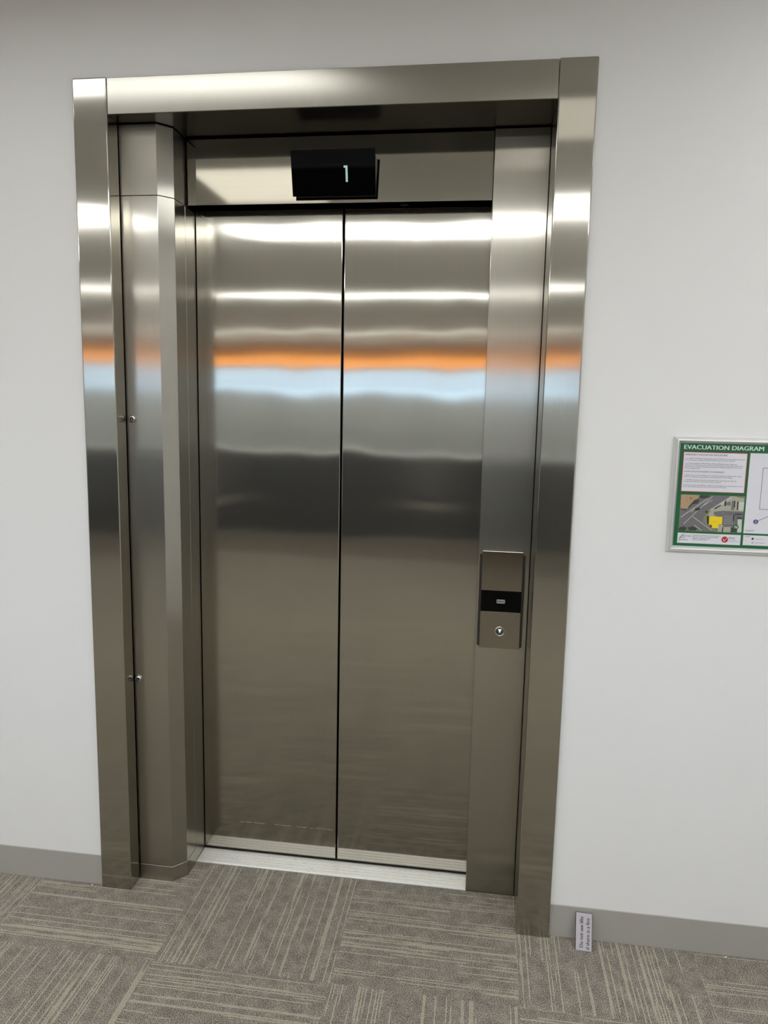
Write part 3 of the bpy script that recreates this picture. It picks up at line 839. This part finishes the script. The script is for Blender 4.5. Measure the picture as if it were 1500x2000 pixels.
# ------------------------------------------------------------------ rest of the room, seen mirrored in the steel
bm = bmesh.new()
cells = 8
cw = (WX1 - WX0) / cells
wf = bmesh.new()
for k in range(cells + 1):
    x = WX0 + k * cw
    bx(wf, x - 0.025, x + 0.025, YS - 0.14, YS - 0.06, WZ0, WZ1)
bx(wf, WX0, WX1, YS - 0.14, YS - 0.06, WZ0, WZ0 + 0.05); bx(wf, WX0, WX1, YS - 0.14, YS - 0.06, WZ1 - 0.05, WZ1)
win = struct('window_1', wf, MAT['white_metal'])
for k in range(cells):
    obj('pane', box(WX0 + k * cw + 0.025, WX0 + (k + 1) * cw - 0.025, YS - 0.104, YS - 0.098, WZ0 + 0.05, WZ1 - 0.05), MAT['pane'], win)
for k in range(cells):
    bl = thing('venetian_blind', 'white venetian blind part lowered at the far windows, panel %s' % ['one', 'two', 'three', 'four', 'five', 'six', 'seven', 'eight', 'nine'][k], 'blind', (WX0 + (k + 0.5) * cw, YS - 0.03, 2.236))
    obj('head_rail', box(WX0 + k * cw + 0.03, WX0 + (k + 1) * cw - 0.03, YS - 0.05, YS - 0.01, 2.205, 2.236), MAT['white_metal'], bl)
    for q in range(5):
        z = 2.17 - q * 0.065
        obj('slat', box(WX0 + k * cw + 0.03, WX0 + (k + 1) * cw - 0.03, YS - 0.055, YS - 0.005, z, z + 0.022), MAT['white_metal'], bl)
NW = ['one', 'two', 'three', 'four', 'five', 'six', 'seven', 'eight', 'nine']
for k in range(cells):
    x0, x1 = WX0 + k * cw + 0.002, WX0 + (k + 1) * cw - 0.002
    rb = thing('roller_blind', 'orange roller blind drawn a little way down the far windows, panel %s' % NW[k], 'blind', ((x0 + x1) / 2, YS - 0.02, 2.59))
    obj('fabric', box(x0, x1, YS - 0.021, YS - 0.019, 2.245, 2.600), MAT['orange'], rb)
    obj('bottom_bar', box(x0, x1, YS - 0.026, YS - 0.014, 2.238, 2.247), MAT['white_metal'], rb)
    obj('roller', prism([(YS - 0.02 + 0.016 * math.cos(a * math.pi / 6), 2.602 + 0.016 * math.sin(a * math.pi / 6)) for a in range(12)], x0, x1, 'x'), MAT['white_metal'], rb)

for k, (x0, x1, lab) in enumerate(((-4.6, -2.1, 'leftmost'), (-2.0, 0.5, 'second from left'), (0.6, 2.9, 'rightmost'))):
    sc = thing('desk_screen', 'dark grey office screen behind a desk, %s of its row' % lab, 'screen', (x0, -6.0, 0), 'office screens across the room')
    obj('panel', box(x0, x1, -6.0, -5.95, 0.02, 1.00, 0.004, 1), MAT['darkfabric'], sc)
    obj('cap_rail', box(x0, x1, -6.005, -5.945, 1.0, 1.02, 0.002, 1), MAT['desk'], sc)
    for xx in (x0 + 0.1, x1 - 0.15):
        obj('foot', box(xx, xx + 0.05, -6.15, -5.80, 0, 0.02), MAT['white_metal'], sc)

# recessed lights, with two added glow panels among them
names = {0: 'near', 1: 'second', 2: 'third', 3: 'fourth'}
LIGHTS = [(0, -0.80, 0.60, 0.54, 0.71), (5, 1.95, 2.95, 0.44, 0.80), (6, 1.15, 1.75, 0.84, 1.28)]  # last entry is an added panel, brightening the right post's reflection
LIGHTS.append((4, -0.32, 0.28, 1.14, 1.74))  # added glowing panel, makes the bright patch mirrored in the header
for x0, x1 in ((-3.40, -2.20), (-2.15, -0.98), (-0.45, 0.75), (0.78, 1.98), (2.01, 3.0)):  # last panel carries the row on, added for more light on the right
    LIGHTS.append((1, x0, x1, 2.08, 2.45))
for x0 in (-5.6, -4.3, -3.0, -1.55, -0.30, 0.95):
    LIGHTS.append((2, x0, x0 + 1.2, 4.80, 5.00))
for x0 in (-6.4, -5.1, -3.8, -2.5, -1.2, 0.1, 1.4):
    LIGHTS.append((3, x0, x0 + 1.2, 8.28, 8.40))
ordn = ['first', 'second', 'third', 'fourth', 'fifth', 'sixth', 'seventh', 'eighth']
cnt = {}
for row, x0, x1, d0, d1 in LIGHTS:
    i = cnt.get(row, 0); cnt[row] = i + 1
    lab = ('short recessed ceiling light just in front of the lift' if row == 0 else '%s recessed ceiling light from left in %s row from the lift' % (ordn[i], names[row])) if row < 4 else {4: 'added faint glowing ceiling panel left of the lift axis', 5: 'recessed ceiling light near the lift wall by the right side wall', 6: 'added faint glowing ceiling panel in front of the right post'}[row]
    li = thing('ceiling_light', lab, 'light', ((x0 + x1) / 2, -(d0 + d1) / 2, ZC), 'recessed ceiling lights')
    obj('diffuser', box(x0 + 0.015, x1 - 0.015, -d1 + 0.015, -d0 - 0.015, ZC - 0.006, ZC - 0.0005), MAT[{0: 'diffuser_dim', 5: 'diffuser_side', 4: 'header_glow', 6: 'post_glow'}.get(row, 'diffuser')], li)
    fb = bmesh.new()
    for a in ((x0, x1, -d1, -d1 + 0.015), (x0, x1, -d0 - 0.015, -d0), (x0, x0 + 0.015, -d1 + 0.015, -d0 - 0.015), (x1 - 0.015, x1, -d1 + 0.015, -d0 - 0.015)):
        bx(fb, a[0], a[1], a[2], a[3], ZC - 0.012, ZC - 0.0003)
    obj('surround', fb, MAT['white_metal'], li)
